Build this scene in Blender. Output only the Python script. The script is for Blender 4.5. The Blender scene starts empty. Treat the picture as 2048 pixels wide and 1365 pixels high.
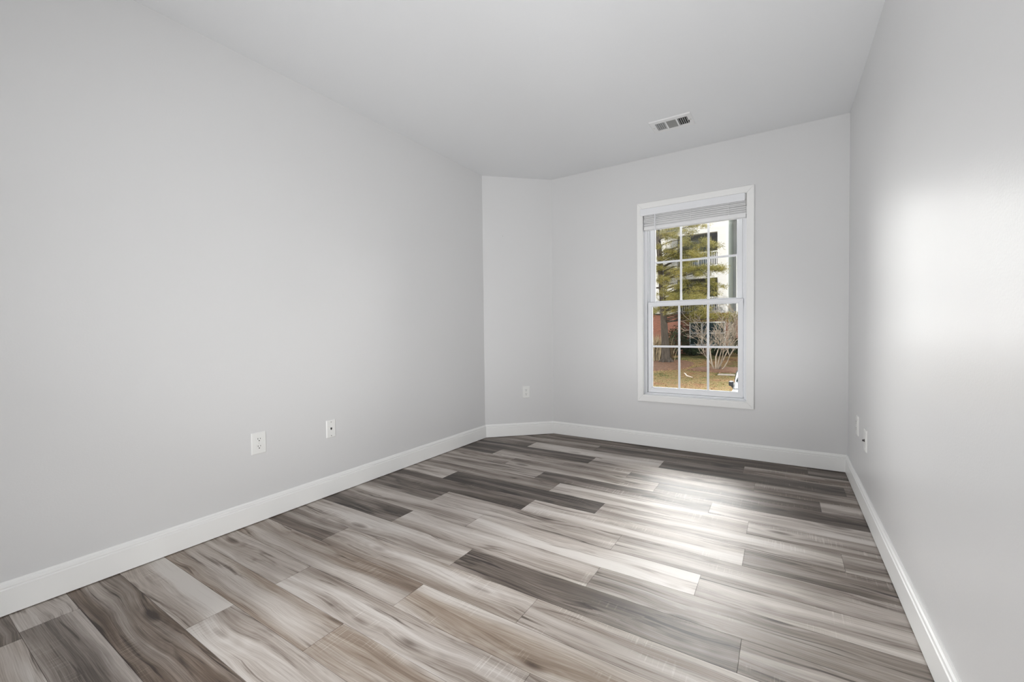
import bpy, bmesh, math, random
from mathutils import Vector, Matrix, noise as mnoise

scene = bpy.context.scene
col = scene.collection
R = math.radians

# ------------------------------------------------------------------ camera
F_PX, YAW, PITCH, ROLL = 851.3, 0.5679, -0.0241, -0.0118
cam_d = bpy.data.cameras.new('camera')
cam_d.sensor_fit = 'HORIZONTAL'; cam_d.sensor_width = 36.0
cam_d.lens = F_PX / 2048 * 36.0
cam_d.clip_start = 0.02; cam_d.clip_end = 400
cam = bpy.data.objects.new('camera', cam_d); col.objects.link(cam)
cy, sy, cp, sp, cr, sr = math.cos(YAW), math.sin(YAW), math.cos(PITCH), math.sin(PITCH), math.cos(ROLL), math.sin(ROLL)
fwd = Vector((-sy*cp, cy*cp, sp)); rgt = Vector((cy, sy, 0)); upv = rgt.cross(fwd)
r2 = rgt*cr + upv*sr; u2 = upv*cr - rgt*sr
cam.matrix_world = Matrix(((r2.x, u2.x, -fwd.x, 0), (r2.y, u2.y, -fwd.y, 0), (r2.z, u2.z, -fwd.z, 1.0012), (0, 0, 0, 1)))
scene.camera = cam

# ------------------------------------------------------------------ view
vs = scene.view_settings
vs.view_transform = 'Standard'; vs.look = 'None'; vs.gamma = 1.0; vs.use_curve_mapping = False
vs.exposure = 0.0

# ------------------------------------------------------------------ sky: pale blue, plus an added bright patch, out of view, shaped for the floor glare
world = bpy.data.worlds.new('sky'); scene.world = world; world.use_nodes = True
wn = world.node_tree.nodes; wl = world.node_tree.links; wn.clear()
w_out = wn.new('ShaderNodeOutputWorld'); w_bg = wn.new('ShaderNodeBackground')
w_tc = wn.new('ShaderNodeTexCoord'); w_sep = wn.new('ShaderNodeSeparateXYZ'); wl.new(w_tc.outputs['Generated'], w_sep.inputs[0])
def w_range(src, a, b):
    x = wn.new('ShaderNodeMapRange'); x.interpolation_type = 'SMOOTHSTEP'; x.inputs[1].default_value = a; x.inputs[2].default_value = b
    wl.new(src, x.inputs[0]); return x.outputs[0]
def w_mul(a, b):
    x = wn.new('ShaderNodeMath'); x.operation = 'MULTIPLY'
    for i, v in enumerate((a, b)):
        if isinstance(v, float): x.inputs[i].default_value = v
        else: wl.new(v, x.inputs[i])
    return x.outputs[0]
SKY_BAND = 62.0
w_band = w_mul(w_mul(w_range(w_sep.outputs[2], 0.41, 0.58), w_range(w_sep.outputs[2], 0.84, 0.70)), w_mul(w_range(w_sep.outputs[1], 0.35, 0.60), w_mul(w_range(w_sep.outputs[0], -0.50, -0.28), w_range(w_sep.outputs[0], 0.30, 0.08))))
w_mix = wn.new('ShaderNodeMix'); w_mix.data_type = 'RGBA'; w_mix.clamp_result = False
w_mix.inputs['A'].default_value = (0.32, 0.39, 0.50, 1); w_mix.inputs['B'].default_value = (SKY_BAND, SKY_BAND, SKY_BAND*0.99, 1)
wl.new(w_band, w_mix.inputs['Factor'])
# added bright areas low at both sides, unseen, for glare on the walls
SKY_SIDES = 11.0
def w_add(a, b):
    x = wn.new('ShaderNodeMath'); x.operation = 'ADD'; x.use_clamp = True; wl.new(a, x.inputs[0]); wl.new(b, x.inputs[1]); return x.outputs[0]
w_low = w_mul(w_mul(w_range(w_sep.outputs[2], 0.42, 0.26), w_range(w_sep.outputs[1], 0.05, 0.30)), w_add(w_range(w_sep.outputs[0], -0.24, -0.38), w_range(w_sep.outputs[0], 0.18, 0.34)))
w_mix2 = wn.new('ShaderNodeMix'); w_mix2.data_type = 'RGBA'; w_mix2.clamp_result = False
w_mix2.inputs['B'].default_value = (SKY_SIDES, SKY_SIDES*0.99, SKY_SIDES*0.97, 1)
wl.new(w_low, w_mix2.inputs['Factor']); wl.new(w_mix.outputs['Result'], w_mix2.inputs['A'])
wl.new(w_mix2.outputs['Result'], w_bg.inputs[0]); w_bg.inputs[1].default_value = 1.0
wl.new(w_bg.outputs[0], w_out.inputs[0])

# ------------------------------------------------------------------ sun and added fill lights
def add_light(name, kind, loc, rot, energy, color=(1, 1, 1), **kw):
    d = bpy.data.lights.new(name, kind); d.energy = energy; d.color = color
    for k, v in kw.items(): setattr(d, k, v)
    o = bpy.data.objects.new(name, d); o.location = loc; o.rotation_euler = rot; col.objects.link(o); return o
sun = add_light('sun', 'SUN', (0, -10, 20), (0, 0, 0), 3.7, (1.0, 0.97, 0.92), angle=R(0.6))
sun.rotation_euler = Vector((0.04, 0.85, -0.53)).to_track_quat('-Z', 'Y').to_euler()
# added fill lights, unseen behind the camera: one thrown up at the ceiling, two low ones across the room
def aim(o, p): o.rotation_euler = (Vector(p)-o.location).to_track_quat('-Z', 'Y').to_euler()
LC = (0.985, 0.99, 1.0)
bounce = add_light('bounce_fill', 'AREA', (0.10, -0.95, 0.45), (0, 0, 0), 21.5, LC, shape='DISK', size=0.45, spread=R(98)); aim(bounce, (-0.85, 1.30, 2.44))
soft = add_light('soft_fill', 'AREA', (0.12, -1.4, 0.55), (0, 0, 0), 11.2, LC, shape='DISK', size=0.4, spread=R(70)); aim(soft, (-2.35, 2.3, 0.62))
side = add_light('side_fill', 'AREA', (-2.2, -0.15, 0.6), (0, 0, 0), 10, LC, shape='DISK', size=0.25, spread=R(80)); aim(side, (0.37, 2.3, 0.9))

# ------------------------------------------------------------------ room measures (camera stands at x=0, y=0)
XL, XR, YB, Y1, X2, H = -2.3571, 0.3736, 3.6751, 3.2102, -1.8778, 2.44
YR = -3.2                    # rear wall
BBH, BBT = 0.121, 0.014

# ------------------------------------------------------------------ materials
def new_mat(name):
    m = bpy.data.materials.new(name); m.use_nodes = True
    return m, m.node_tree.nodes, m.node_tree.links, m.node_tree.nodes['Principled BSDF']
def pbr(name, color, rough=0.5, metal=0.0, spec=0.5, var=0.0, scale=8.0, bump=0.0, bscale=200.0, stretch=(1, 1, 1)):
    m, n, l, b = new_mat(name)
    b.inputs['Base Color'].default_value = (*color, 1); b.inputs['Roughness'].default_value = rough
    b.inputs['Metallic'].default_value = metal; b.inputs['Specular IOR Level'].default_value = spec
    if var or bump:
        tc = n.new('ShaderNodeTexCoord'); mp = n.new('ShaderNodeMapping'); mp.inputs['Scale'].default_value = stretch
        l.new(tc.outputs['Object'], mp.inputs['Vector'])
    if var:
        nz = n.new('ShaderNodeTexNoise'); nz.inputs['Scale'].default_value = scale; nz.inputs['Detail'].default_value = 4
        l.new(mp.outputs[0], nz.inputs['Vector'])
        mx = n.new('ShaderNodeMix'); mx.data_type = 'RGBA'
        mx.inputs['A'].default_value = (*[max(0, c*(1-var)) for c in color], 1)
        mx.inputs['B'].default_value = (*[min(1, c*(1+var)) for c in color], 1)
        l.new(nz.outputs['Fac'], mx.inputs['Factor']); l.new(mx.outputs['Result'], b.inputs['Base Color'])
    if bump:
        nb = n.new('ShaderNodeTexNoise'); nb.inputs['Scale'].default_value = bscale; nb.inputs['Detail'].default_value = 2
        l.new(mp.outputs[0], nb.inputs['Vector'])
        bp = n.new('ShaderNodeBump'); bp.inputs['Strength'].default_value = bump; bp.inputs['Distance'].default_value = 0.002
        l.new(nb.outputs['Fac'], bp.inputs['Height']); l.new(bp.outputs[0], b.inputs['Normal'])
    return m
M = {}
M['wall'] = pbr('wall_paint', (0.70, 0.70, 0.70), 0.34, spec=0.7, var=0.012, scale=1.2, bump=0.12, bscale=160)
M['ceil'] = pbr('ceiling_paint', (0.80, 0.81, 0.82), 0.8, spec=0.3, var=0.01, scale=1.0, bump=0.15, bscale=220)
M['trim'] = pbr('trim_paint', (0.88, 0.88, 0.865), 0.35, var=0.01, scale=5)
M['vinyl'] = pbr('white_vinyl', (0.84, 0.85, 0.87), 0.35, var=0.01, scale=9)
M['slat'] = pbr('blind_slat', (0.84, 0.84, 0.84), 0.45, var=0.03, scale=20, stretch=(1, 6, 6))
M['plastic'] = pbr('white_plastic', (0.83, 0.83, 0.81), 0.3, var=0.01, scale=30)
M['vent'] = pbr('vent_enamel', (0.80, 0.80, 0.80), 0.4, var=0.01, scale=30)
M['ventmid'] = pbr('vent_grey', (0.55, 0.55, 0.53), 0.5, var=0.03, scale=60)
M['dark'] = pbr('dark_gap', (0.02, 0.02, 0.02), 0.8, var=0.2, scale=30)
M['metal'] = pbr('brushed_metal', (0.55, 0.54, 0.52), 0.3, metal=1.0, var=0.05, scale=40)
M['brass'] = pbr('dark_connector', (0.10, 0.09, 0.09), 0.35, metal=0.8, var=0.1, scale=60)

def glass_mat(name, tint=(1, 1, 1)):
    m, n, l, b = new_mat(name); n.remove(b)
    out = n['Material Output']; t = n.new('ShaderNodeBsdfTransparent'); t.inputs[0].default_value = (*tint, 1)
    g = n.new('ShaderNodeBsdfGlossy'); g.inputs['Roughness'].default_value = 0.0
    fr = n.new('ShaderNodeFresnel'); fr.inputs[0].default_value = 1.45; mx = n.new('ShaderNodeMixShader')
    l.new(fr.outputs[0], mx.inputs[0]); l.new(t.outputs[0], mx.inputs[1]); l.new(g.outputs[0], mx.inputs[2]); l.new(mx.outputs[0], out.inputs[0])
    return m
M['glass'] = glass_mat('window_glass', (0.985, 0.99, 0.985))

def mnode(n, l, op, a, b=None, c=None):
    x = n.new('ShaderNodeMath'); x.operation = op
    for i, v in enumerate((a, b, c)):
        if v is None: continue
        if isinstance(v, (int, float)): x.inputs[i].default_value = v
        else: l.new(v, x.inputs[i])
    return x.outputs[0]
def nz_node(n, l, vec, scale, detail=3, rough=0.5, dist=0.0):
    x = n.new('ShaderNodeTexNoise'); x.inputs['Scale'].default_value = scale; x.inputs['Detail'].default_value = detail
    x.inputs['Roughness'].default_value = rough; x.inputs['Distortion'].default_value = dist
    l.new(vec, x.inputs['Vector']); return x.outputs['Fac']
def ramp(n, l, fac, stops):
    x = n.new('ShaderNodeValToRGB'); e = x.color_ramp.elements
    while len(e) < len(stops): e.new(0.5)
    for el, (p, c) in zip(e, stops): el.position = p; el.color = (*c, 1)
    l.new(fac, x.inputs[0]); return x.outputs[0]
def maprange(n, l, v, a, b, c=0.0, d=1.0):
    x = n.new('ShaderNodeMapRange'); x.clamp = True
    for i, q in enumerate((a, b, c, d)): x.inputs[i+1].default_value = q
    l.new(v, x.inputs[0]); return x.outputs[0]

def floor_mat():
    m, n, l, b = new_mat('grey_laminate_planks')
    tc = n.new('ShaderNodeTexCoord'); at = n.new('ShaderNodeAttribute'); at.attribute_name = 'plank'
    sa = n.new('ShaderNodeSeparateColor'); l.new(at.outputs['Color'], sa.inputs[0])
    tone, brown, seed = sa.outputs[0], sa.outputs[1], sa.outputs[2]
    sx = n.new('ShaderNodeSeparateXYZ'); l.new(tc.outputs['Object'], sx.inputs[0])
    X = mnode(n, l, 'MULTIPLY_ADD', seed, 41.0, sx.outputs[0]); Y = mnode(n, l, 'MULTIPLY_ADD', seed, 17.0, sx.outputs[1])
    def vec(ax, ay, x=None, y=None):
        c = n.new('ShaderNodeCombineXYZ'); l.new(mnode(n, l, 'MULTIPLY', x or X, ax), c.inputs[0]); l.new(mnode(n, l, 'MULTIPLY', y or Y, ay), c.inputs[1]); return c.outputs[0]
    # bend the grain: slow waves plus tight swirls round knots
    w1 = nz_node(n, l, vec(1.15, 4.0), 1.0, 2)
    vor = n.new('ShaderNodeTexVoronoi'); vor.inputs['Scale'].default_value = 1.0; l.new(vec(2.3, 7.5), vor.inputs['Vector'])
    kd = vor.outputs['Distance']; kr = n.new('ShaderNodeSeparateColor'); l.new(vor.outputs['Color'], kr.inputs[0])
    kon = maprange(n, l, kr.outputs[0], 0.38, 0.44)                      # only some cells carry a knot
    knear = mnode(n, l, 'MULTIPLY', maprange(n, l, kd, 0.55, 0.0), kon)
    yw = mnode(n, l, 'MULTIPLY_ADD', mnode(n, l, 'SUBTRACT', w1, 0.5), 0.075, Y)
    yw = mnode(n, l, 'MULTIPLY_ADD', knear, 0.03, yw)
    band = nz_node(n, l, vec(0.75, 11.0, None, yw), 1.0, 2, 0.5)          # broad dark and light bands along the board
    mid = nz_node(n, l, vec(1.5, 70.0, None, yw), 1.0, 4, 0.65)
    fine = nz_node(n, l, vec(5.0, 300.0, None, yw), 1.0, 3, 0.65)
    patch = nz_node(n, l, vec(3.0, 9.0), 1.0, 2)
    t = mnode(n, l, 'MULTIPLY_ADD', mnode(n, l, 'SUBTRACT', band, 0.5), 1.35, mnode(n, l, 'MULTIPLY_ADD', tone, 1.34, -0.125))
    t = mnode(n, l, 'MULTIPLY_ADD', mnode(n, l, 'SUBTRACT', mid, 0.5), 0.58, t)
    t = mnode(n, l, 'MULTIPLY_ADD', mnode(n, l, 'SUBTRACT', fine, 0.5), 0.62, t)
    t = mnode(n, l, 'MULTIPLY_ADD', mnode(n, l, 'SUBTRACT', patch, 0.5), 0.35, t)
    # thin dark cracks and black streaks
    crk = nz_node(n, l, vec(1.2, 30.0, None, yw), 1.0, 4, 0.65)
    t = mnode(n, l, 'SUBTRACT', t, mnode(n, l, 'MULTIPLY', maprange(n, l, crk, 0.59, 0.70), 0.50))
    # dark line along the edge of the heartwood, broken up
    edge = maprange(n, l, mnode(n, l, 'ABSOLUTE', mnode(n, l, 'SUBTRACT', band, 0.47)), 0.020, 0.0)
    brk = maprange(n, l, nz_node(n, l, vec(4.0, 14.0), 1.0, 3, 0.6), 0.46, 0.62)
    t = mnode(n, l, 'SUBTRACT', t, mnode(n, l, 'MULTIPLY', mnode(n, l, 'MULTIPLY', edge, brk), 0.30))
    # knots
    kcore = mnode(n, l, 'MULTIPLY', maprange(n, l, kd, 0.17, 0.03), kon)
    rings = mnode(n, l, 'MULTIPLY', mnode(n, l, 'SINE', mnode(n, l, 'MULTIPLY_ADD', w1, 40.0, mnode(n, l, 'MULTIPLY', kd, 34.0))), 0.05)
    t = mnode(n, l, 'MULTIPLY_ADD', mnode(n, l, 'MULTIPLY', rings, maprange(n, l, kd, 0.5, 0.12)), kon, t)
    t = mnode(n, l, 'SUBTRACT', t, mnode(n, l, 'MULTIPLY', kcore, 0.45))
    # pale saw marks across the board in patches
    saw = nz_node(n, l, vec(210.0, 5.0), 1.0, 2, 0.6)
    sm = nz_node(n, l, vec(2.6, 8.0), 1.0, 1); sawm = mnode(n, l, 'MULTIPLY', maprange(n, l, saw, 0.55, 0.68), maprange(n, l, sm, 0.56, 0.66))
    t = mnode(n, l, 'MULTIPLY_ADD', sawm, 0.22, t)
    grey = ramp(n, l, t, [(0.0, (0.028, 0.022, 0.019)), (0.25, (0.110, 0.091, 0.078)), (0.5, (0.285, 0.246, 0.218)), (0.75, (0.50, 0.450, 0.412)), (1.0, (0.68, 0.64, 0.60))])
    brn = ramp(n, l, t, [(0.0, (0.045, 0.028, 0.018)), (0.25, (0.150, 0.105, 0.075)), (0.5, (0.31, 0.24, 0.185)), (0.75, (0.49, 0.42, 0.35)), (1.0, (0.66, 0.60, 0.54))])
    mx = n.new('ShaderNodeMix'); mx.data_type = 'RGBA'
    bf = mnode(n, l, 'MULTIPLY', mnode(n, l, 'MULTIPLY_ADD', brown, 1.1, 0.12), maprange(n, l, band, 0.60, 0.38, 0.25, 1.0))
    l.new(bf, mx.inputs['Factor']); l.new(grey, mx.inputs['A']); l.new(brn, mx.inputs['B'])
    l.new(mx.outputs['Result'], b.inputs['Base Color'])
    rg = mnode(n, l, 'MULTIPLY_ADD', fine, 0.06, 0.45); l.new(rg, b.inputs['Roughness'])
    b.inputs['Specular IOR Level'].default_value = 0.46
    bp = n.new('ShaderNodeBump'); bp.inputs['Strength'].default_value = 0.10; bp.inputs['Distance'].default_value = 0.0006
    l.new(fine, bp.inputs['Height']); l.new(bp.outputs[0], b.inputs['Normal'])
    return m
M['floor'] = floor_mat()

def siding_mat(name, color, lap=0.11, dark=0.72):
    m, n, l, b = new_mat(name)
    tc = n.new('ShaderNodeTexCoord'); s = n.new('ShaderNodeSeparateXYZ'); l.new(tc.outputs['Object'], s.inputs[0])
    fr = mnode(n, l, 'FRACT', mnode(n, l, 'DIVIDE', s.outputs[2], lap))
    f = maprange(n, l, fr, 0.0, 0.12)
    mx = n.new('ShaderNodeMix'); mx.data_type = 'RGBA'; mx.inputs['A'].default_value = (*[c*dark for c in color], 1); mx.inputs['B'].default_value = (*color, 1)
    l.new(f, mx.inputs['Factor']); l.new(mx.outputs['Result'], b.inputs['Base Color']); b.inputs['Roughness'].default_value = 0.6
    bp = n.new('ShaderNodeBump'); bp.inputs['Distance'].default_value = 0.02; bp.inputs['Strength'].default_value = 0.5
    l.new(fr, bp.inputs['Height']); l.new(bp.outputs[0], b.inputs['Normal'])
    return m
M['siding'] = siding_mat('white_siding', (0.80, 0.79, 0.78), 0.12, 0.93)
M['greysiding'] = siding_mat('grey_green_siding', (0.32, 0.37, 0.33), 0.13, 0.6)
def brick_mat():
    m, n, l, b = new_mat('red_brick')
    tc = n.new('ShaderNodeTexCoord'); s = n.new('ShaderNodeSeparateXYZ'); l.new(tc.outputs['Object'], s.inputs[0])
    c = n.new('ShaderNodeCombineXYZ'); l.new(mnode(n, l, 'ADD', s.outputs[0], s.outputs[1]), c.inputs[0]); l.new(s.outputs[2], c.inputs[1])
    k = n.new('ShaderNodeTexBrick'); k.inputs['Color1'].default_value = (0.30, 0.105, 0.065, 1); k.inputs['Color2'].default_value = (0.20, 0.075, 0.05, 1)
    k.inputs['Mortar'].default_value = (0.27, 0.17, 0.13, 1); k.inputs['Scale'].default_value = 1.0
    k.inputs['Brick Width'].default_value = 0.21; k.inputs['Row Height'].default_value = 0.068; k.inputs['Mortar Size'].default_value = 0.008
    l.new(c.outputs[0], k.inputs['Vector']); l.new(k.outputs['Color'], b.inputs['Base Color']); b.inputs['Roughness'].default_value = 0.85
    return m
M['brick'] = brick_mat()
def lawn_mat():
    m, n, l, b = new_mat('winter_lawn')
    tc = n.new('ShaderNodeTexCoord'); v = tc.outputs['Object']
    big = nz_node(n, l, v, 0.55, 3); mid = nz_node(n, l, v, 3.0, 4, 0.65); fin = nz_node(n, l, v, 22.0, 3, 0.7)
    t = mnode(n, l, 'MULTIPLY_ADD', mnode(n, l, 'SUBTRACT', mid, 0.5), 0.9, big)
    base = ramp(n, l, t, [(0.28, (0.10, 0.12, 0.035)), (0.45, (0.25, 0.21, 0.085)), (0.58, (0.31, 0.22, 0.11)), (0.75, (0.29, 0.15, 0.08))])
    f2 = ramp(n, l, fin, [(0.30, (0.25, 0.22, 0.16)), (0.5, (0.95, 0.93, 0.88)), (0.72, (1.7, 1.62, 1.5))])
    mx = n.new('ShaderNodeMix'); mx.data_type = 'RGBA'; mx.blend_type = 'MULTIPLY'; mx.inputs['Factor'].default_value = 1.0
    l.new(base, mx.inputs['A']); l.new(f2, mx.inputs['B']); l.new(mx.outputs['Result'], b.inputs['Base Color']); b.inputs['Roughness'].default_value = 0.95
    b.inputs['Specular IOR Level'].default_value = 0.1
    bp = n.new('ShaderNodeBump'); bp.inputs['Strength'].default_value = 1.0; bp.inputs['Distance'].default_value = 0.05
    l.new(fin, bp.inputs['Height']); l.new(bp.outputs[0], b.inputs['Normal'])
    return m
M['lawn'] = lawn_mat()
M['mulch'] = pbr('brown_mulch', (0.20, 0.115, 0.075), 0.95, spec=0.1, var=0.9, scale=9, bump=1.0, bscale=25)
M['asphalt'] = pbr('asphalt', (0.09, 0.09, 0.09), 0.9, var=0.3, scale=30)
M['bark'] = pbr('grey_bark', (0.095, 0.08, 0.066), 0.95, spec=0.1, var=0.9, scale=7, bump=1.0, bscale=14, stretch=(4, 4, 0.6))  # strong tone contrast puts dappled foliage shade into the bark colour
M['palebark'] = pbr('pale_smooth_bark', (0.37, 0.31, 0.245), 0.8, spec=0.2, var=0.35, scale=6, stretch=(3, 3, 0.8))
M['drygrass'] = pbr('dry_stems', (0.34, 0.275, 0.18), 0.9, spec=0.1, var=0.5, scale=3)
M['stone'] = pbr('pale_stone', (0.40, 0.35, 0.30), 0.9, var=0.3, scale=9)
M['stick'] = pbr('bleached_wood', (0.72, 0.62, 0.52), 0.9, var=0.15, scale=9)
M['leaf'] = pbr('fallen_leaf', (0.42, 0.25, 0.14), 0.9, spec=0.1, var=0.6, scale=1.7)
def needle_mat():
    m, n, l, b = new_mat('pine_needles')
    tc = n.new('ShaderNodeTexCoord'); v = tc.outputs['Object']
    t = mnode(n, l, 'MULTIPLY_ADD', mnode(n, l, 'SUBTRACT', nz_node(n, l, v, 9.0, 2), 0.5), 0.8, nz_node(n, l, v, 1.3, 3))
    c = ramp(n, l, t, [(0.25, (0.11, 0.12, 0.035)), (0.5, (0.30, 0.27, 0.075)), (0.75, (0.46, 0.39, 0.13))])
    l.new(c, b.inputs['Base Color']); b.inputs['Roughness'].default_value = 0.7; b.inputs['Specular IOR Level'].default_value = 0.2
    return m
M['needles'] = needle_mat()
M['shrubleaf'] = pbr('dark_evergreen_leaf', (0.055, 0.075, 0.035), 0.8, spec=0.2, var=0.6, scale=4)
M['pane'] = pbr('dark_pane', (0.03, 0.055, 0.05), 0.06, var=0.3, scale=1.5)
M['doorpane'] = pbr('blue_grey_pane', (0.14, 0.18, 0.22), 0.12, var=0.2, scale=1.5)
M['bframe'] = pbr('white_frame', (0.80, 0.80, 0.80), 0.5, var=0.02, scale=5)
M['recess'] = pbr('balcony_recess', (0.20, 0.20, 0.21), 0.8, var=0.1, scale=2)
M['roof'] = pbr('grey_roof', (0.22, 0.21, 0.21), 0.9, var=0.2, scale=12)
M['carwhite'] = pbr('white_car_paint', (0.82, 0.83, 0.83), 0.18, var=0.01, scale=3)
M['carblack'] = pbr('black_trim', (0.03, 0.032, 0.036), 0.35, var=0.15, scale=9)
M['carglass'] = pbr('car_glass', (0.05, 0.075, 0.07), 0.05, var=0.2, scale=2)
M['rubber'] = pbr('tyre_rubber', (0.03, 0.03, 0.03), 0.85, var=0.2, scale=20)
M['lampglass'] = pbr('headlamp_lens', (0.6, 0.62, 0.65), 0.1, var=0.05, scale=9)

# ------------------------------------------------------------------ mesh helpers
def bm_new(): return bmesh.new()
def box(bm, lo, hi, bevel=0.0, seg=1):
    lo, hi = Vector(lo), Vector(hi)
    vv = [bm.verts.new((x, y, z)) for x in (lo.x, hi.x) for y in (lo.y, hi.y) for z in (lo.z, hi.z)]
    fs = [(0, 1, 3, 2), (4, 6, 7, 5), (0, 4, 5, 1), (2, 3, 7, 6), (0, 2, 6, 4), (1, 5, 7, 3)]
    faces = [bm.faces.new([vv[i] for i in f]) for f in fs]
    if bevel > 0:
        edges = list({e for f in faces for e in f.edges})
        bmesh.ops.bevel(bm, geom=edges, offset=bevel, segments=seg, affect='EDGES', profile=0.5)
    return bm
def cyl(bm, a, b, r0, r1=None, n=16, caps=True):
    a, b = Vector(a), Vector(b); r1 = r0 if r1 is None else r1
    d = (b-a).normalized(); u = d.orthogonal().normalized(); v = d.cross(u)
    A = [bm.verts.new(a+(u*math.cos(t)+v*math.sin(t))*r0) for t in [2*math.pi*i/n for i in range(n)]]
    B = [bm.verts.new(b+(u*math.cos(t)+v*math.sin(t))*r1) for t in [2*math.pi*i/n for i in range(n)]]
    for i in range(n): bm.faces.new((A[i], A[(i+1) % n], B[(i+1) % n], B[i]))
    if caps: bm.faces.new(A[::-1]); bm.faces.new(B)
    return bm
def tube(bm, pts, rads, n=8):
    pts = [Vector(p) for p in pts]; rings = []
    u = None
    for i, p in enumerate(pts):
        d = (pts[min(i+1, len(pts)-1)]-pts[max(i-1, 0)]).normalized()
        u = d.orthogonal().normalized() if u is None else (u-d*u.dot(d)).normalized()
        v = d.cross(u)
        rings.append([bm.verts.new(p+(u*math.cos(t)+v*math.sin(t))*rads[i]) for t in [2*math.pi*k/n for k in range(n)]])
    for A, B in zip(rings, rings[1:]):
        for k in range(n): bm.faces.new((A[k], A[(k+1) % n], B[(k+1) % n], B[k]))
    bm.faces.new(rings[0][::-1]); bm.faces.new(rings[-1])
    return bm
def prism(bm, poly, axis, a, b):
    """poly: list of (p,q) in the two other axes, extruded along axis from a to b"""
    def mk(p, q, t):
        return {'x': (t, p, q), 'y': (p, t, q), 'z': (p, q, t)}[axis]
    A = [bm.verts.new(mk(p, q, a)) for p, q in poly]; B = [bm.verts.new(mk(p, q, b)) for p, q in poly]
    k = len(poly)
    for i in range(k): bm.faces.new((A[i], A[(i+1) % k], B[(i+1) % k], B[i]))
    bm.faces.new(A[::-1]); bm.faces.new(B)
    return bm
def obj(name, bm, mat, parent=None, rel=(0, 0, 0), smooth=False):
    bmesh.ops.recalc_face_normals(bm, faces=bm.faces)
    if rel != (0, 0, 0): bmesh.ops.translate(bm, verts=bm.verts, vec=-Vector(rel))
    me = bpy.data.meshes.new(name); bm.to_mesh(me); bm.free()
    if mat: me.materials.append(mat)
    if smooth:
        for p in me.polygons: p.use_smooth = True
    o = bpy.data.objects.new(name, me); col.objects.link(o)
    if parent: o.parent = parent
    return o
def tag(o, label=None, cat=None, group=None, kind=None):
    if label: o['label'] = label
    if cat: o['category'] = cat
    if group: o['group'] = group
    if kind: o['kind'] = kind
    return o
def empty(name, loc, rotz=0.0):
    o = bpy.data.objects.new(name, None); col.objects.link(o); o.location = loc; o.rotation_euler = (0, 0, rotz); o.empty_display_size = 0.1
    return o
def struct(o, label, cat): return tag(o, label, cat, kind='structure')

# ------------------------------------------------------------------ floor: laminate planks, one mesh
rows = [(-3.25+0.15*i, -3.10+0.15*i) for i in range(9)]+[(-1.90, -1.75), (-1.75, -1.59), (-1.59, -1.43), (-1.43, -1.27), (-1.27, -1.11), (-1.11, -0.95), (-0.95, -0.79), (-0.79, -0.63), (-0.63, -0.47),
        (-0.47, -0.31), (-0.31, -0.155), (-0.155, 0.0), (0.0, 0.145), (0.145, 0.29), (0.29, 0.437),
        (0.437, 0.595), (0.595, 0.748), (0.748, 0.898), (0.898, 1.050), (1.050, 1.208), (1.208, 1.366), (1.366, 1.527), (1.527, 1.687), (1.687, 1.845),
        (1.845, 2.006), (2.006, 2.168), (2.168, 2.332), (2.332, 2.492), (2.492, 2.653), (2.653, 2.815), (2.815, 2.974), (2.974, 3.139), (3.139, 3.311), (3.311, 3.474), (3.474, YB+0.03)]
# (joint x positions, tones left to right, brownness) by row start, as the photo shows them
spec_rows = {
    0.437: ([-1.30, -0.21], [0.36, 0.55, 0.5], 0.75), 0.595: ([-1.71, -0.62], [0.74, 0.66, 0.6], 0.25), 0.748: ([-1.273, -0.18], [0.56, 0.62, 0.5], 0.85),
    0.898: ([-1.708, -0.62], [0.62, 0.63, 0.55], 0.3), 1.050: ([-1.20, -0.11], [0.52, 0.60, 0.5], 0.8), 1.208: ([-1.88, -0.77], [0.40, 0.63, 0.60], 0.35),
    1.366: ([-1.201, -0.111], [0.62, 0.36, 0.5], 0.15), 1.527: ([-1.745, -0.648], [0.33, 0.60, 0.50], 0.15), 1.687: ([-1.374, -0.28], [0.57, 0.72, 0.55], 0.1),
    1.845: ([-1.76, -0.66], [0.34, 0.62, 0.55], 0.1), 2.006: ([-1.236, -0.144], [0.33, 0.66, 0.42], 0.15), 2.168: ([-1.96, -0.865, 0.217], [0.62, 0.26, 0.6, 0.5], 0.1),
    2.332: ([-1.23, -0.149], [0.46, 0.62, 0.48], 0.15), 2.492: ([-1.422, -0.342], [0.56, 0.34, 0.55], 0.1), 2.653: ([-1.77, -0.675], [0.54, 0.54, 0.30], 0.15),
    2.815: ([-2.0, -0.897, 0.177], [0.26, 0.52, 0.40, 0.50], 0.1), 2.974: ([-1.235, -0.151], [0.22, 0.50, 0.50], 0.15), 3.139: ([-1.862, -0.76, 0.317], [0.40, 0.66, 0.28, 0.40], 0.1),
    3.311: ([-1.325, -0.234], [0.38, 0.28, 0.46], 0.35), 3.474: ([-0.95, 0.145], [0.34, 0.34, 0.25], 0.5)}
rnd = random.Random(11)
bm = bm_new(); lay = bm.loops.layers.float_color.new('plank')
X0, X1 = XL-0.02, XR+0.02
GAP, DEP = 0.0008, 0.0007
def add_plank(x0, x1, y0, y1, tone, brown, seed):
    o = [bm.verts.new(p) for p in ((x0, y0, -DEP), (x1, y0, -DEP), (x1, y1, -DEP), (x0, y1, -DEP))]
    t = [bm.verts.new(p) for p in ((x0+GAP, y0+GAP, 0), (x1-GAP, y0+GAP, 0), (x1-GAP, y1-GAP, 0), (x0+GAP, y1-GAP, 0))]
    fs = [bm.faces.new(t)]
    for i in range(4): fs.append(bm.faces.new((o[i], o[(i+1) % 4], t[(i+1) % 4], t[i])))
    for f in fs:
        dk = 1.0 if f is fs[0] else 0.60
        for lp in f.loops: lp[lay] = (tone*dk, brown, seed, 1)
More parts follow.
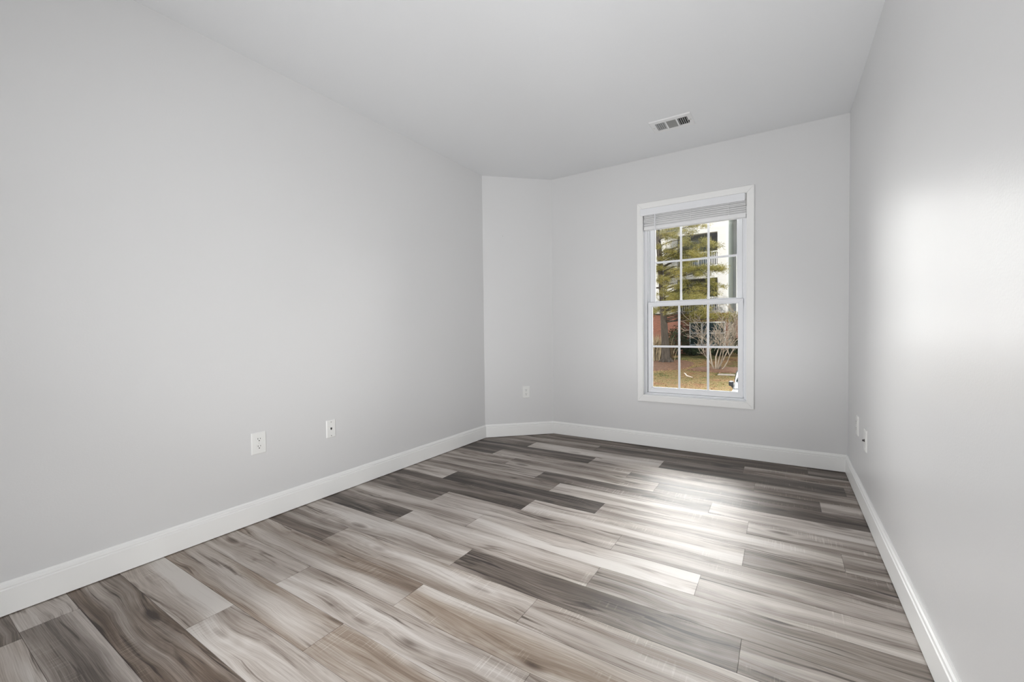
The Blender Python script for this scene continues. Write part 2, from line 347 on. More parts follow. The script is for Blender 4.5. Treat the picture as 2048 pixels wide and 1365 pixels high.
for (y0, y1) in rows:
    sp_ = spec_rows.get(y0)
    if sp_ is None:
        j0 = rnd.uniform(-2.2, -1.2); sp_ = ([j0, j0+1.09], [rnd.uniform(0.35, 0.7) for _ in range(3)], rnd.uniform(0, 0.6))
    xs = [X0]+sp_[0]+[X1]
    for k, (a, b_) in enumerate(zip(xs, xs[1:])):
        add_plank(a, b_, y0, y1, sp_[1][k], sp_[2]*rnd.uniform(0.7, 1.2), rnd.random())
lo = [bm.verts.new(p) for p in ((X0, YR, -0.02), (X1, YR, -0.02), (X1, YB+0.03, -0.02), (X0, YB+0.03, -0.02))]
f = bm.faces.new(lo)
for lp in f.loops: lp[lay] = (0, 0, 0, 1)
fl = obj('floor', bm, M['floor'])
struct(fl, 'grey-brown laminate plank floor with window glare', 'floor')

# ------------------------------------------------------------------ walls, ceiling
WT = 0.16
def wall(name, bm, label): return struct(obj(name, bm, M['wall']), label, 'wall')
bm = bm_new(); box(bm, (XL-WT, YR-WT, -0.05), (XL, Y1, H)); wall('wall_left', bm, 'long bare light grey wall on the left')
bm = bm_new(); box(bm, (XR, YR-WT, -0.05), (XR+WT, YB+WT, H)); wall('wall_right', bm, 'light grey wall on the right catching window glare')
bm = bm_new(); box(bm, (XL, YR-WT, -0.05), (XR, YR, H)); wall('wall_rear', bm, 'light grey wall behind the camera')
bm = bm_new()
prism(bm, [(XL, Y1), (X2, YB), (X2, YB+WT), (XL-WT, YB+WT), (XL-WT, Y1)], 'z', -0.05, H)
wall('wall_corner', bm, 'short angled grey wall across the far left corner')
WX0, WX1, WZ0, WZ1 = -1.020, -0.222, 0.428, 2.030      # hole for the window
bm = bm_new()
box(bm, (X2, YB, -0.05), (WX0, YB+WT, H)); box(bm, (WX1, YB, -0.05), (XR, YB+WT, H))
box(bm, (WX0, YB, -0.05), (WX1, YB+WT, WZ0)); box(bm, (WX0, YB, WZ1), (WX1, YB+WT, H))
wall('wall_back', bm, 'light grey wall holding the window')
bm = bm_new(); box(bm, (XL-WT, YR-WT, H), (XR+WT, YB+WT, H+0.12))
struct(obj('ceiling', bm, M['ceil']), 'flat white ceiling', 'ceiling')

# ------------------------------------------------------------------ baseboards
PROF = [(0, 0.004), (BBT, 0.004), (BBT, 0.094), (BBT-0.0035, 0.0965), (BBT-0.0035, 0.099), (BBT-0.0015, 0.103), (BBT-0.003, 0.110), (BBT-0.008, 0.1135), (BBT-0.009, 0.1165), (BBT-0.0105, BBH), (0, BBH)]
def sweep(path):
    """room-side profile swept along a polyline of wall points with mitred ends; the room lies on the right of the direction of travel"""
    P = [Vector((*p, 0)) for p in path]; bm = bm_new(); rings = []
    def nrm(a, b): d = (b-a).normalized(); return Vector((d.y, -d.x, 0))
    for i in range(1, len(P)-1):
        n1, n2 = nrm(P[i-1], P[i]), nrm(P[i], P[i+1]); m = (n1+n2).normalized(); m /= m.dot(n1)
        rings.append((P[i], m))
    for q, z in [(None, None)]: pass
    loops = [[bm.verts.new(p+m*t+Vector((0, 0, z))) for t, z in PROF] for p, m in rings]
    for A, B in zip(loops, loops[1:]):
        for k in range(len(PROF)): bm.faces.new((A[k], A[(k+1) % len(PROF)], B[(k+1) % len(PROF)], B[k]))
    bm.faces.new(loops[0]); bm.faces.new(loops[-1][::-1])
    return bm
pL0, pL1, pC, pB, pR = (XL, YR), (XL, Y1), (X2, YB), (XR, YB), (XR, YR)
for nm, pth, lab in (('baseboard_left', (pR, pL0, pL1, pC), 'white baseboard along the long left wall'),
                     ('baseboard_corner', (pL0, pL1, pC, pB), 'short white baseboard on the angled corner wall'),
                     ('baseboard_back', (pL1, pC, pB, pR), 'white baseboard under the window'),
                     ('baseboard_right', (pC, pB, pR, pL0), 'white baseboard along the right wall')):
    struct(obj(nm, sweep(pth), M['trim']), lab, 'baseboard')

# ------------------------------------------------------------------ window
wr = (-0.62, YB, WZ0)
win = struct(empty('window_1', wr), 'white double-hung window with grid panes on the back wall', 'window')
def frame_ring(bm, ox0, ox1, oz0, oz1, ix0, ix1, iz0, iz1, y0, y1, bevel=0.002, mitre=True):
    """four mitred boards round an opening"""
    O = [(ox0, oz0), (ox1, oz0), (ox1, oz1), (ox0, oz1)]; I = [(ix0, iz0), (ix1, iz0), (ix1, iz1), (ix0, iz1)]
    for i in range(4):
        j = (i+1) % 4
        prism(bm, [O[i], O[j], I[j], I[i]], 'y', y0, y1)
    if bevel:
        bmesh.ops.bevel(bm, geom=[e for e in bm.edges], offset=bevel, segments=1, affect='EDGES')
    return bm
bm = frame_ring(bm_new(), -1.058, -0.186, 0.386, 2.068, -1.012, -0.2325, 0.4365, 2.018, YB-0.016, YB, 0.002)
frame_ring(bm, -1.014, -0.2305, 0.4345, 2.020, -1.008, -0.2365, 0.4405, 2.014, YB-0.010, YB+0.004, 0)
obj('casing', bm, M['trim'], win, wr)
bm = frame_ring(bm_new(), WX0, WX1, WZ0, WZ1, -1.008, -0.2365, 0.4405, 2.014, YB, YB+WT, 0)
obj('jamb', bm, M['vinyl'], win, wr)
bm = frame_ring(bm_new(), -1.008, -0.2365, 0.4405, 2.014, -0.990, -0.256, 0.456, 1.996, YB+0.043, YB+0.150, 0.0015)
frame_ring(bm, -0.990, -0.256, 0.456, 1.996, -0.978, -0.268, 0.462, 1.985, YB+0.092, YB+0.150, 0.001)
obj('window_frame', bm, M['vinyl'], win, wr)
def sash(name, ox0, ox1, oz0, oz1, ix0, ix1, iz0, iz1, y0, y1, zmid, label):
    bm = frame_ring(bm_new(), ox0, ox1, oz0, oz1, ix0, ix1, iz0, iz1, y0, y1, 0.0015)
    yc = y0+(y1-y0)*0.72
    s = obj(name, bm, M['vinyl'], win, wr)
    bm = frame_ring(bm_new(), ix0, ix1, iz0, iz1, ix0+0.006, ix1-0.006, iz0+0.006, iz1-0.006, y0+0.010, yc-0.003, 0)
    obj('glazing_bead', bm, M['vinyl'], s, wr)
    bm = bm_new(); w = 0.0085; a, b_ = ix0+(ix1-ix0)/3, ix0+2*(ix1-ix0)/3
    for c in (a, b_): box(bm, (c-w, yc-0.008, iz0), (c+w, yc-0.003, iz1), 0.001)
    box(bm, (ix0, yc-0.0082, zmid-w), (ix1, yc-0.0028, zmid+w), 0.001)
    obj('muntin_grid', bm, M['vinyl'], s, wr)
    bm = bm_new(); box(bm, (ix0-0.004, yc, iz0-0.004), (ix1+0.004, yc+0.003, iz1+0.004))
    obj('glass', bm, M['glass'], s, wr)
    return s
low = sash('lower_sash', -0.984, -0.262, 0.4575, 1.230, -0.955, -0.293, 0.497, 1.200, YB+0.052, YB+0.088, 0.852, '')
ups = sash('upper_sash', -0.976, -0.270, 1.198, 1.984, -0.938, -0.304, 1.236, 1.945, YB+0.094, YB+0.130, 1.574, '')
bm = bm_new(); box(bm, (-1.008, YB+0.006, 0.4405), (-0.2365, YB+0.043, 0.447), 0.001)
obj('sill_stop', bm, M['vinyl'], win, wr)

# ------------------------------------------------------------------ blind, raised
br = (-0.62, YB, 1.9)
bl = tag(empty('window_blind', br), 'raised white slatted blind stacked at the top of the window', 'blind')
bm = bm_new(); box(bm, (-1.028, YB-0.024, 1.958), (-0.2465, YB-0.013, 2.016), 0.002); box(bm, (-1.028, YB-0.014, 1.958), (-1.020, YB-0.0165, 2.016))
obj('valance', bm, M['vinyl'], bl, br)
bm = bm_new(); box(bm, (-1.002, YB-0.012, 1.966), (-0.243, YB+0.020, 2.013), 0.001)
obj('headrail', bm, M['slat'], bl, br)
rs = random.Random(4)
zs = [1.985, 1.972, 1.958, 1.943, 1.929, 1.912, 1.896]
for i, z in enumerate(zs):
    bm = bm_new(); t1, t2 = rs.uniform(-.004, .004), rs.uniform(-.003, .003); dy = rs.uniform(-.003, .003)
    N = 20; top = []; bot = []
    for k in range(9):
        u = k/8; y = YB-0.009+dy*.3+0.035*u; cz = 0.0035*math.sin(math.pi*u)
        ra, rb = [], []
        for q in range(N+1):
            s = q/N; x = -1.000+s*0.760; zz = z+cz+t1*(s-.5)+t2*math.sin(6*s+i)*0.4-0.031*(1-u)
            ra.append(bm.verts.new((x, y, zz+0.0018))); rb.append(bm.verts.new((x, y, zz-0.0018)))
        top.append(ra); bot.append(rb)
    for k in range(8):
        for q in range(N):
            bm.faces.new((top[k][q], top[k][q+1], top[k+1][q+1], top[k+1][q])); bm.faces.new((bot[k][q], bot[k+1][q], bot[k+1][q+1], bot[k][q+1]))
    for q in range(N):
        bm.faces.new((top[0][q], bot[0][q], bot[0][q+1], top[0][q+1])); bm.faces.new((top[8][q], top[8][q+1], bot[8][q+1], bot[8][q]))
    for k in range(8):
        bm.faces.new((top[k][0], top[k+1][0], bot[k+1][0], bot[k][0])); bm.faces.new((top[k][N], bot[k][N], bot[k+1][N], top[k+1][N]))
    obj('slat', bm, M['slat'], bl, br, smooth=False)
bm = bm_new(); box(bm, (-1.000, YB-0.012, 1.838), (-0.240, YB+0.040, 1.866), 0.003, 2); obj('bottom_rail', bm, M['slat'], bl, br)
for xx in (-0.90, -0.63, -0.36):
    bm = bm_new(); tube(bm, [(xx, YB-0.0128, 1.968), (xx+.002, YB-0.0138, 1.91), (xx, YB-0.0128, 1.848)], [.0011]*3, 6); obj('ladder_cord', bm, M['slat'], bl, br)
bm = bm_new(); tube(bm, [(-0.905, YB-0.026, 1.958), (-0.906, YB-0.028, 1.70), (-0.906, YB-0.028, 1.245)], [.0042, .0042, .0045], 8)
cyl(bm, (-0.906, YB-0.028, 1.248), (-0.906, YB-0.028, 1.215), .0056); obj('tilt_wand', bm, M['vinyl'], bl, br)
bm = bm_new(); box(bm, (-0.243, YB-0.010, 1.93), (-0.2375, YB+0.038, 2.010), 0.001); obj('bracket', bm, M['metal'], bl, br)

# ------------------------------------------------------------------ ceiling register
vr = (-0.662, 3.146, H)
vt = tag(empty('air_vent', vr), 'white metal supply register on the ceiling before the window', 'air vent')
vx0, vx1, vy0, vy1 = -0.800, -0.524, 3.048, 3.244
bm = bm_new()
O = [(vx0, vy0), (vx1, vy0), (vx1, vy1), (vx0, vy1)]
def inset(r, d): return [(r[0][0]+d, r[0][1]+d), (r[1][0]-d, r[1][1]+d), (r[2][0]-d, r[2][1]-d), (r[3][0]+d, r[3][1]-d)]
holes = [(-0.764, -0.700), (-0.690, -0.628), (-0.618, -0.554)]; hy0, hy1 = 3.090, 3.206
def vbox(x0, x1, y0, y1): box(bm, (x0, y0, H-0.007), (x1, y1, H), 0)
vbox(vx0+.006, vx1-.006, vy0+.006, hy0); vbox(vx0+.006, vx1-.006, hy1, vy1-.006)
cuts = [vx0+.006]+[c for h in holes for c in h]+[vx1-.006]
for i in range(0, len(cuts), 2): vbox(cuts[i], cuts[i+1], hy0, hy1)
A = [bm.verts.new((x, y, H-0.0005)) for x, y in O]; B = [bm.verts.new((x, y, H-0.007)) for x, y in inset(O, .006)]
for i in range(4): bm.faces.new((A[i], A[(i+1) % 4], B[(i+1) % 4], B[i]))
obj('faceplate', bm, M['vent'], vt, vr)
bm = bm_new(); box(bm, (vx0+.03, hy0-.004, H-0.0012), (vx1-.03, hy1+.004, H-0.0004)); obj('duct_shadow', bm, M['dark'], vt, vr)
def louvre(x0, x1, ang, alongx, mat, cnt):
    for k in range(cnt):
        bm = bm_new()
        if not alongx:
            c = x0+(k+.5)*(x1-x0)/cnt; dx = 0.0058*math.cos(ang); dz = 0.0050*math.sin(ang)
            z0 = H-0.0045
            v = [bm.verts.new(p) for p in ((c-dx, hy0, z0-abs(dz)*.45*(1 if dz > 0 else -1)), (c+dx, hy0, z0+abs(dz)*.45*(1 if dz > 0 else -1)), (c+dx, hy1, z0+abs(dz)*.45*(1 if dz > 0 else -1)), (c-dx, hy1, z0-abs(dz)*.45*(1 if dz > 0 else -1)))]
        else:
            c = hy0+(k+.5)*(hy1-hy0)/cnt; d = (hy1-hy0)/cnt*.56; z0 = H-0.0042
            v = [bm.verts.new(p) for p in ((x0, c-d, z0+.0018), (x1, c-d, z0+.0018), (x1, c+d, z0-.0018), (x0, c+d, z0-.0018))]
        f = bm.faces.new(v); bmesh.ops.solidify(bm, geom=[f], thickness=0.0006)
        obj('louvre', bm, mat, vt, vr)
louvre(*holes[0], R(40), False, M['vent'], 5)
louvre(*holes[1], 0, True, M['ventmid'], 10)
louvre(*holes[2], R(-58), False, M['vent'], 5)
for x in (vx0+.017, vx1-.014):
    bm = bm_new(); cyl(bm, (x, 3.147, H-.007), (x, 3.147, H-.0095), .004, .003, 12); obj('screw', bm, M['metal'], vt, vr)
bm = bm_new(); box(bm, (vx1-.028, 3.150, H-.017), (vx1-.024, 3.164, H-.006), .001); obj('damper_lever', bm, M['dark'], vt, vr)

# ------------------------------------------------------------------ wall plates (built facing local -Y, origin on the wall)
def rounded_rect(w, h, r, n=5):
    pts = []
    for cx, cz, a0 in ((w-r, h-r, 0), (-w+r, h-r, 90), (-w+r, -h+r, 180), (w-r, -h+r, 270)):
        for k in range(n+1):
            a = R(a0+90*k/n); pts.append((cx+r*math.cos(a), cz+r*math.sin(a)))
    return pts
def plate(root, w, h):
    bm = bm_new(); a = rounded_rect(w/2, h/2, .003); b_ = rounded_rect(w/2-.004, h/2-.004, .003)
    A = [bm.verts.new((x, 0, z)) for x, z in a]; A2 = [bm.verts.new((x, -.0025, z)) for x, z in a]; B = [bm.verts.new((x, -.0060, z)) for x, z in b_]
    k = len(a)
    for U, V in ((A, A2), (A2, B)):
        for i in range(k): bm.faces.new((U[i], U[(i+1) % k], V[(i+1) % k], V[i]))
    bm.faces.new(B); bm.faces.new(A[::-1])
    return obj('plate', bm, M['plastic'], root)
def screw(root, z, mat='plastic'):
    bm = bm_new(); cyl(bm, (0, -.0058, z), (0, -.0074, z), .0034, .0028, 12); s = obj('screw', bm, M[mat], root)
    bm = bm_new(); box(bm, (-.0026, -.0077, z-.0004), (.0026, -.0073, z+.0004)); obj('slot', bm, M['dark'], s)
def duplex(loc, rotz, w, h, label, cat='outlet', group='power outlets low on the walls'):
    root = tag(empty('wall_outlet', loc, rotz), label, cat, group)
    plate(root, w, h)
    for zc in (.0195, -.0195):
        bm = bm_new(); pts = []
        for k in range(28):
            a = 2*math.pi*k/28; pts.append((.0172*math.cos(a), zc+max(-.0128, min(.0128, .0172*math.sin(a)))))
        prism(bm, pts, 'y', -.0055, -.0078); r_ = obj('receptacle', bm, M['plastic'], root)
        bm = bm_new()
        box(bm, (-.0075, -.0082, zc+.0005), (-.0052, -.0076, zc+.0085)); box(bm, (.0052, -.0082, zc+.0012), (.0073, -.0076, zc+.0078))
        cyl(bm, (0, -.0076, zc-.0065), (0, -.0082, zc-.0065), .0029, None, 12)
        obj('slots', bm, M['dark'], r_)
    screw(root, 0.0)
    return root
duplex((XL, 1.171, .419), R(90), .076, .116, 'large white double power outlet low on the long left wall')
duplex((-2.0725, 3.4867, .4145), R(44), .070, .114, 'white power outlet on the angled corner wall')
root = tag(empty('cable_plate', (XL, 1.600, .409), R(90)), 'small white jack plate on left wall, right of the large outlet', 'wall plate')
plate(root, .064, .108); screw(root, .042, 'metal'); screw(root, -.042, 'metal')
bm = bm_new(); box(bm, (-.0055, -.0068, -.003), (.0055, -.0058, .008)); box(bm, (-.0025, -.0068, -.0065), (.0025, -.0058, -.002)); obj('jack', bm, M['dark'], root)
root = tag(empty('coax_plate', (XR, 2.922, .392), R(-90)), 'white wall plate with a dark cable connector sticking out, right wall', 'wall plate')
plate(root, .076, .118); screw(root, .045); screw(root, -.045)
bm = bm_new(); cyl(bm, (0, -.005, -.001), (0, -.009, -.001), .0075, None, 6); cyl(bm, (0, -.009, -.001), (0, -.016, -.001), .0048, None, 14); obj('connector', bm, M['brass'], root)
duplex((XR, 3.215, .415), R(-90), .076, .116, 'white outlet plate on right wall nearest the far corner')
bm = bm_new(); cyl(bm, (0, .004, 0), (0, -.010, 0), .0016, None, 8); cyl(bm, (0, -.010, 0), (0, -.0115, 0), .0038, .0034, 10)
nl = tag(obj('nail', bm, M['metal']), 'tiny nail high on the angled corner wall', 'nail')
nl.location = (-2.223, 3.3403, 1.887); nl.rotation_euler = (0, 0, R(44))

# ================================================================== outdoors
def ground_z(x, y):
    base = -0.5-0.45*(27-y)/13
    if y > 27: base = -0.5
    edge = 13.6 if x < -1.35 else 15.9
    t = max(0.0, min(1.0, (y-(edge-0.5))/0.5)); t = t*t*(3-2*t)
    return -1.42*(1-t)+base*t
bm = bm_new(); xs = [-30+0.5*i for i in range(53)]+[-3.4+0.1*i for i in range(50)]+[1.7+0.6*i for i in range(30)]; ys = [12.6+0.14*i for i in range(40)]+[18.3+0.4*i for i in range(32)]
xs = sorted(set(round(x, 3) for x in xs))
g = [[bm.verts.new((x, y, ground_z(x, y)+0.02*mnoise.noise(Vector((x*.8, y*.8, 0))))) for x in xs] for y in ys]
for a, b_ in zip(g, g[1:]):
    for i in range(len(xs)-1): bm.faces.new((a[i], a[i+1], b_[i+1], b_[i]))
struct(obj('lawn', bm, M['lawn'], smooth=True), 'patchy winter lawn sloping up to the building outside', 'lawn')
bm = bm_new(); box(bm, (-30, 3.9, -1.62), (20, 17.0, -1.42)); struct(obj('parking_lot', bm, M['asphalt']), 'asphalt parking lot outside below the window', 'parking lot')

# mulch beds
def mulch(name, cx, cy, rx, ry, label, seed):
    bm = bm_new(); N = 40; rings = []
    for j in range(7):
        s = j/6; ring = []
        for k in range(N):
            a = 2*math.pi*k/N; q = s*(1+.12*mnoise.noise(Vector((math.cos(a)*1.5, math.sin(a)*1.5, seed))))
            x, y = cx+rx*q*math.cos(a), cy+ry*q*math.sin(a)
            ring.append(bm.verts.new((x, y, ground_z(x, y)+.055*(1-s*s)+.028-.06*(s > .99))))
        rings.append(ring)
    for a, b_ in zip(rings[1:], rings[2:]):
        for k in range(N): bm.faces.new((a[k], a[(k+1) % N], b_[(k+1) % N], b_[k]))
    c = bm.verts.new((cx, cy, ground_z(cx, cy)+.083))
    for k in range(N): bm.faces.new((c, rings[1][k], rings[1][(k+1) % N]))
    for v in rings[0]: bm.verts.remove(v)
    return tag(obj(name, bm, M['mulch'], smooth=True), label, 'mulch bed', 'mulch beds on the lawn')
mulch('mulch_bed', -2.15, 19.75, 1.5, 1.0, 'brown mulch bed round the bare shrub outside', 3.3)
mulch('mulch_bed', -4.9, 21.0, 1.5, 2.6, 'reddish mulch bed under the evergreen tree outside', 8.1)
bm = bm_new(); box(bm, (-2.15, 18.05, ground_z(-2, 18.2)-.05), (-1.55, 18.40, ground_z(-2, 18.2)+.035), .03, 2)
tag(obj('edging_stone', bm, M['stone']), 'long pale stone lying before the bare shrub', 'stone')
gz = lambda x, y, d=0.03: (x, y, ground_z(x, y)+d)
bm = bm_new(); tube(bm, [gz(-3.37, 18.15), gz(-3.25, 17.7, .06), gz(-3.08, 17.15, .05), gz(-2.84, 16.95, .03)], [.012, .022, .026, .012], 7)
tag(obj('fallen_stick', bm, M['stick'], smooth=True), 'pale crooked stick lying on the lawn', 'stick')
lv = random.Random(9); bm = bm_new()
for _ in range(5000):
    y = lv.uniform(14.0, 24); x = -0.20*y+lv.uniform(-3.2, 3.4); 
    if x > -1.6 and y < 16.4: continue
    s = lv.uniform(.014, .036); a = lv.uniform(0, 6.28); z = ground_z(x, y)+.03
    u = Vector((math.cos(a), math.sin(a), lv.uniform(-.5, .5)))*s; v = Vector((-math.sin(a), math.cos(a), lv.uniform(-.5, .5)))*s*.6; c = Vector((x, y, z))
    bm.faces.new([bm.verts.new(c+p) for p in (u, v, -u, -v)])
tag(obj('leaf_litter', bm, M['leaf']), 'scattered fallen leaves over the winter lawn', 'leaves', kind='stuff')

# ---- evergreen tree
tr = tag(empty('evergreen_tree', (-4.87, 21.67, -0.70)), 'tall yellow-green evergreen tree outside the left window panes', 'tree'); trr = (-4.87, 21.67, -0.70)
rt = random.Random(21)
CLUMPS = [(-3.24, 21.2, 1.70), (-2.99, 21.2, 1.55), (-3.46, 21.3, 1.62), (-3.1, 21.0, 1.80), (-5.05, 21.84, 5.53), (-4.58, 21.83, 5.59), (-4.89, 20.67, 4.83), (-4.23, 20.71, 4.65), (-4.9, 21.69, 4.39), (-4.29, 21.56, 4.43), (-3.89, 21.47, 4.02), (-3.63, 21.0, 4.85), (-3.81, 21.39, 4.59), (-3.38, 21.39, 4.96), (-3.05, 21.36, 4.96), (-2.67, 20.81, 4.71), (-3.88, 21.16, 4.21), (-3.55, 21.11, 4.29), (-3.9, 21.54, 5.8), (-3.34, 21.89, 5.86), (-4.46, 21.83, 3.76), (-4.82, 21.31, 3.37), (-4.45, 21.18, 2.97), (-4.17, 20.95, 3.17), (-3.57, 20.65, 3.78), (-3.15, 20.64, 3.63), (-2.93, 21.2, 3.79), (-2.59, 21.01, 3.62), (-3.87, 21.09, 2.93), (-3.66, 21.76, 2.85), (-3.25, 21.28, 2.9), (-3.05, 21.33, 2.67), (-2.68, 20.91, 2.95), (-2.5, 20.63, 2.74), (-3.43, 21.02, 2.39), (-3.81, 20.78, 2.33), (-3.0, 21.26, 2.32), (-4.6, 21.9, 2.43), (-5.09, 21.48, 2.55), (-4.83, 20.84, 2.74), (-3.33, 21.76, 3.18), (-5.17, 21.64, 3.92), (-4.18, 21.55, 2.63), (-4.8, 21.78, 4.88), (-5.3, 21.59, 5.51), (-4.71, 21.63, 1.93), (-5.18, 21.06, 3.37), (-4.12, 21.88, 5.3), (-5.28, 21.85, 1.96), (-4.26, 20.81, 2.0), (-3.52, 21.58, 2.08), (-3.12, 21.53, 1.87)]
trunk_pts = [(-4.86, 21.67, -.78), (-4.87, 21.67, -.45), (-4.90, 21.67, .3), (-4.96, 21.67, 1.45), (-5.03, 21.67, 2.7), (-5.10, 21.67, 3.9), (-5.16, 21.67, 4.7), (-5.23, 21.67, 5.6), (-5.34, 21.7, 7.6), (-5.42, 21.7, 9.6)]
bm = bm_new(); tube(bm, trunk_pts, [.32, .22, .175, .155, .145, .135, .125, .11, .07, .02], 14)
for k in range(7):
    a = k*.9; tube(bm, [(-4.86+.16*math.cos(a), 21.67+.16*math.sin(a), -.45), (-4.86+.34*math.cos(a), 21.67+.34*math.sin(a), -.66), (-4.86+.62*math.cos(a), 21.67+.62*math.sin(a), -.80)], [.08, .07, .03], 7)
obj('trunk', bm, M['bark'], tr, trr, smooth=True)
def trunk_at(z):
    for (x0, y0, z0), (x1, y1, z1) in zip(trunk_pts, trunk_pts[1:]):
        if z0 <= z <= z1: s = (z-z0)/(z1-z0); return Vector((x0+(x1-x0)*s, y0+(y1-y0)*s, z))
    return Vector(trunk_pts[-1])
fol = bm_new(); nb = 0
def tuft(c, r, cnt):
    for _ in range(cnt):
        d = Vector((rt.gauss(0, 1), rt.gauss(0, 1), rt.gauss(.25, .8))).normalized()
        p = c+Vector((rt.gauss(0, 1), rt.gauss(0, 1), rt.gauss(0, .55)))*r*.5
        q = p+d*rt.uniform(.07, .14); s = d.orthogonal().normalized(); s.rotate(Matrix.Rotation(rt.uniform(0, 6.28), 3, d)); s *= rt.uniform(.006, .011)
        fol.faces.new([fol.verts.new(v) for v in (p-s, p+s, q)])
z = 1.35; bl_i = 0
br_bm = bm_new()
while z < 9.3:
    frac = (z-1.3)/8.0; L = 2.75*(1-frac)**0.75+.35
    az = bl_i*2.4+rt.uniform(-.5, .5); bl_i += 1
    if math.cos(az) > 0.2 and z < 4.2: L *= 1.12
    if math.cos(az) < -0.2: L *= .85
    o = trunk_at(z); d = Vector((math.cos(az), math.sin(az), 0))
    pts = [o]; n_ = 6
    for k in range(1, n_+1):
        s = k/n_; pts.append(o+d*L*s+Vector((rt.uniform(-.06, .06), rt.uniform(-.06, .06), .28*s-.25*s*s+rt.uniform(-.05, .05))))
    tube(br_bm, pts, [.045*(1-.85*k/n_)*(1.1-frac*.6) for k in range(n_+1)], 6)
    for k in range(2, n_+1):
        if rt.random() < .12: continue
        for _ in range(3 if k < n_ else 4):
            off = Vector((rt.uniform(-.30, .30), rt.uniform(-.30, .30), rt.uniform(-.05, .22)))
            c = pts[k]+off; tube(br_bm, [pts[k]-d*.1, (pts[k]+c)/2, c], [.012, .009, .005], 4)
            tuft(c, rt.uniform(.24, .38), 170)
    z += rt.uniform(.30, .50) if z < 6.2 else rt.uniform(.12, .20)
for (x, y, zz) in CLUMPS:
    c = Vector((x, y, zz)); o = trunk_at(max(.5, min(9, zz-.25))); m_ = (o+c)/2+Vector((0, 0, .10))
    tube(br_bm, [o, m_, c], [.030, .020, .008], 5)
    for _ in range(4): tuft(c+Vector((rt.gauss(0, .17), rt.gauss(0, .2), rt.gauss(0, .10))), rt.uniform(.17, .26), 150)
tag(obj('needle_clumps', fol, M['needles'], tr, trr), kind='stuff')
obj('branches', br_bm, M['bark'], tr, trr, smooth=True)
# ---- dry ornamental grass beside the trunk
bm = bm_new(); rg = random.Random(5)
for _ in range(420):
    x, y = -5.35+rg.gauss(0, .26), 22.45+rg.gauss(0, .22); z0 = ground_z(x, y)-.05; h = rg.uniform(.7, 1.55); lx, ly = rg.gauss(0, .16), rg.gauss(0, .16); w = rg.uniform(.008, .018)
    A = Vector((x, y, z0)); B = Vector((x+lx*.5, y+ly*.5, z0+h*.6)); C = Vector((x+lx*1.5, y+ly*1.5, z0+h)); s = Vector((w, rg.uniform(-w, w), 0))
    a0, a1, b0, b1, c0 = [bm.verts.new(p) for p in (A-s, A+s, B-s, B+s, C)]
    bm.faces.new((a0, a1, b1, b0)); bm.faces.new((b0, b1, c0))
tag(obj('dry_grass_clump', bm, M['drygrass']), 'clump of tall dry tan grass beside the evergreen trunk', 'ornamental grass', kind='stuff')

# ---- bare multi-stem shrub
shr = (-2.28, 19.46, -0.76)
sh = tag(empty('bare_shrub', shr), 'leafless pale multi-stemmed shrub outside the right window panes', 'shrub')
rb = random.Random(33); tw = bm_new()
def grow(bm, p, d, L, r, lvl):
    pts = [p]; rads = [r]; n_ = 5
    q = p.copy(); dd = d.copy()
    for k in range(n_):
        dd = (dd+Vector((rb.gauss(0, .13), rb.gauss(0, .13), rb.gauss(.05, .10)))).normalized(); q = q+dd*L/n_
        pts.append(q.copy()); rads.append(max(r*(1-.55*(k+1)/n_), .0065))
    tube(bm, pts, rads, 7 if lvl < 2 else 4)
    if lvl >= 3: return
    for _ in range((5, 4, 4)[lvl]):
        k = rb.randint(2 if lvl else 3, n_); a = pts[k]; ax = (pts[k]-pts[k-1]).normalized()
        side = ax.orthogonal().normalized(); side.rotate(Matrix.Rotation(rb.uniform(0, 6.28), 3, ax))
        nd = (ax*rb.uniform(.6, 1.0)+side*rb.uniform(.5, .95)+Vector((0, 0, .12))).normalized()
        grow(tw if lvl >= 1 else bm, a, nd, L*rb.uniform(.42, .68), rads[k]*rb.uniform(.5, .75), lvl+1)
for k, (dx, dy, ox, L) in enumerate(((-.22, .02, -.16, 1.5), (-.02, .15, -.10, 1.6), (.18, -.1, -.05, 1.55), (.30, .12, 0, 1.5), (.50, -.05, .06, 1.35), (.62, .2, .10, 1.3), (.10, -.25, .02, 1.3), (-.40, .2, -.12, 1.2))):
    st = bm_new(); grow(st, Vector((-2.30+ox*.6, 19.46+rb.uniform(-.08, .08), -.80)), Vector((dx, dy, 1)).normalized(), L, .036-.002*k, 0)
    obj('stem', st, M['palebark'], sh, shr, smooth=True)
tag(obj('twigs', tw, M['palebark'], sh, shr, smooth=True), kind='stuff')

# ---- apartment building
ar = (-6.0, 27.0, -0.5)
ab = tag(empty('apartment_building', ar), 'white sided apartment block with brick ground floor across the lawn', 'building')
FX0, FX1, FY = -8.9, -2.66, 27.0
ZB, EAVE = 1.86, 8.0
ox0, ox1 = -5.4, -3.2                       # balcony bay
def part(name, lo, hi, mat, parent=None, bev=0.0):
    bm = bm_new(); box(bm, lo, hi, bev); return obj(name, bm, M[mat], parent or ab, ar)
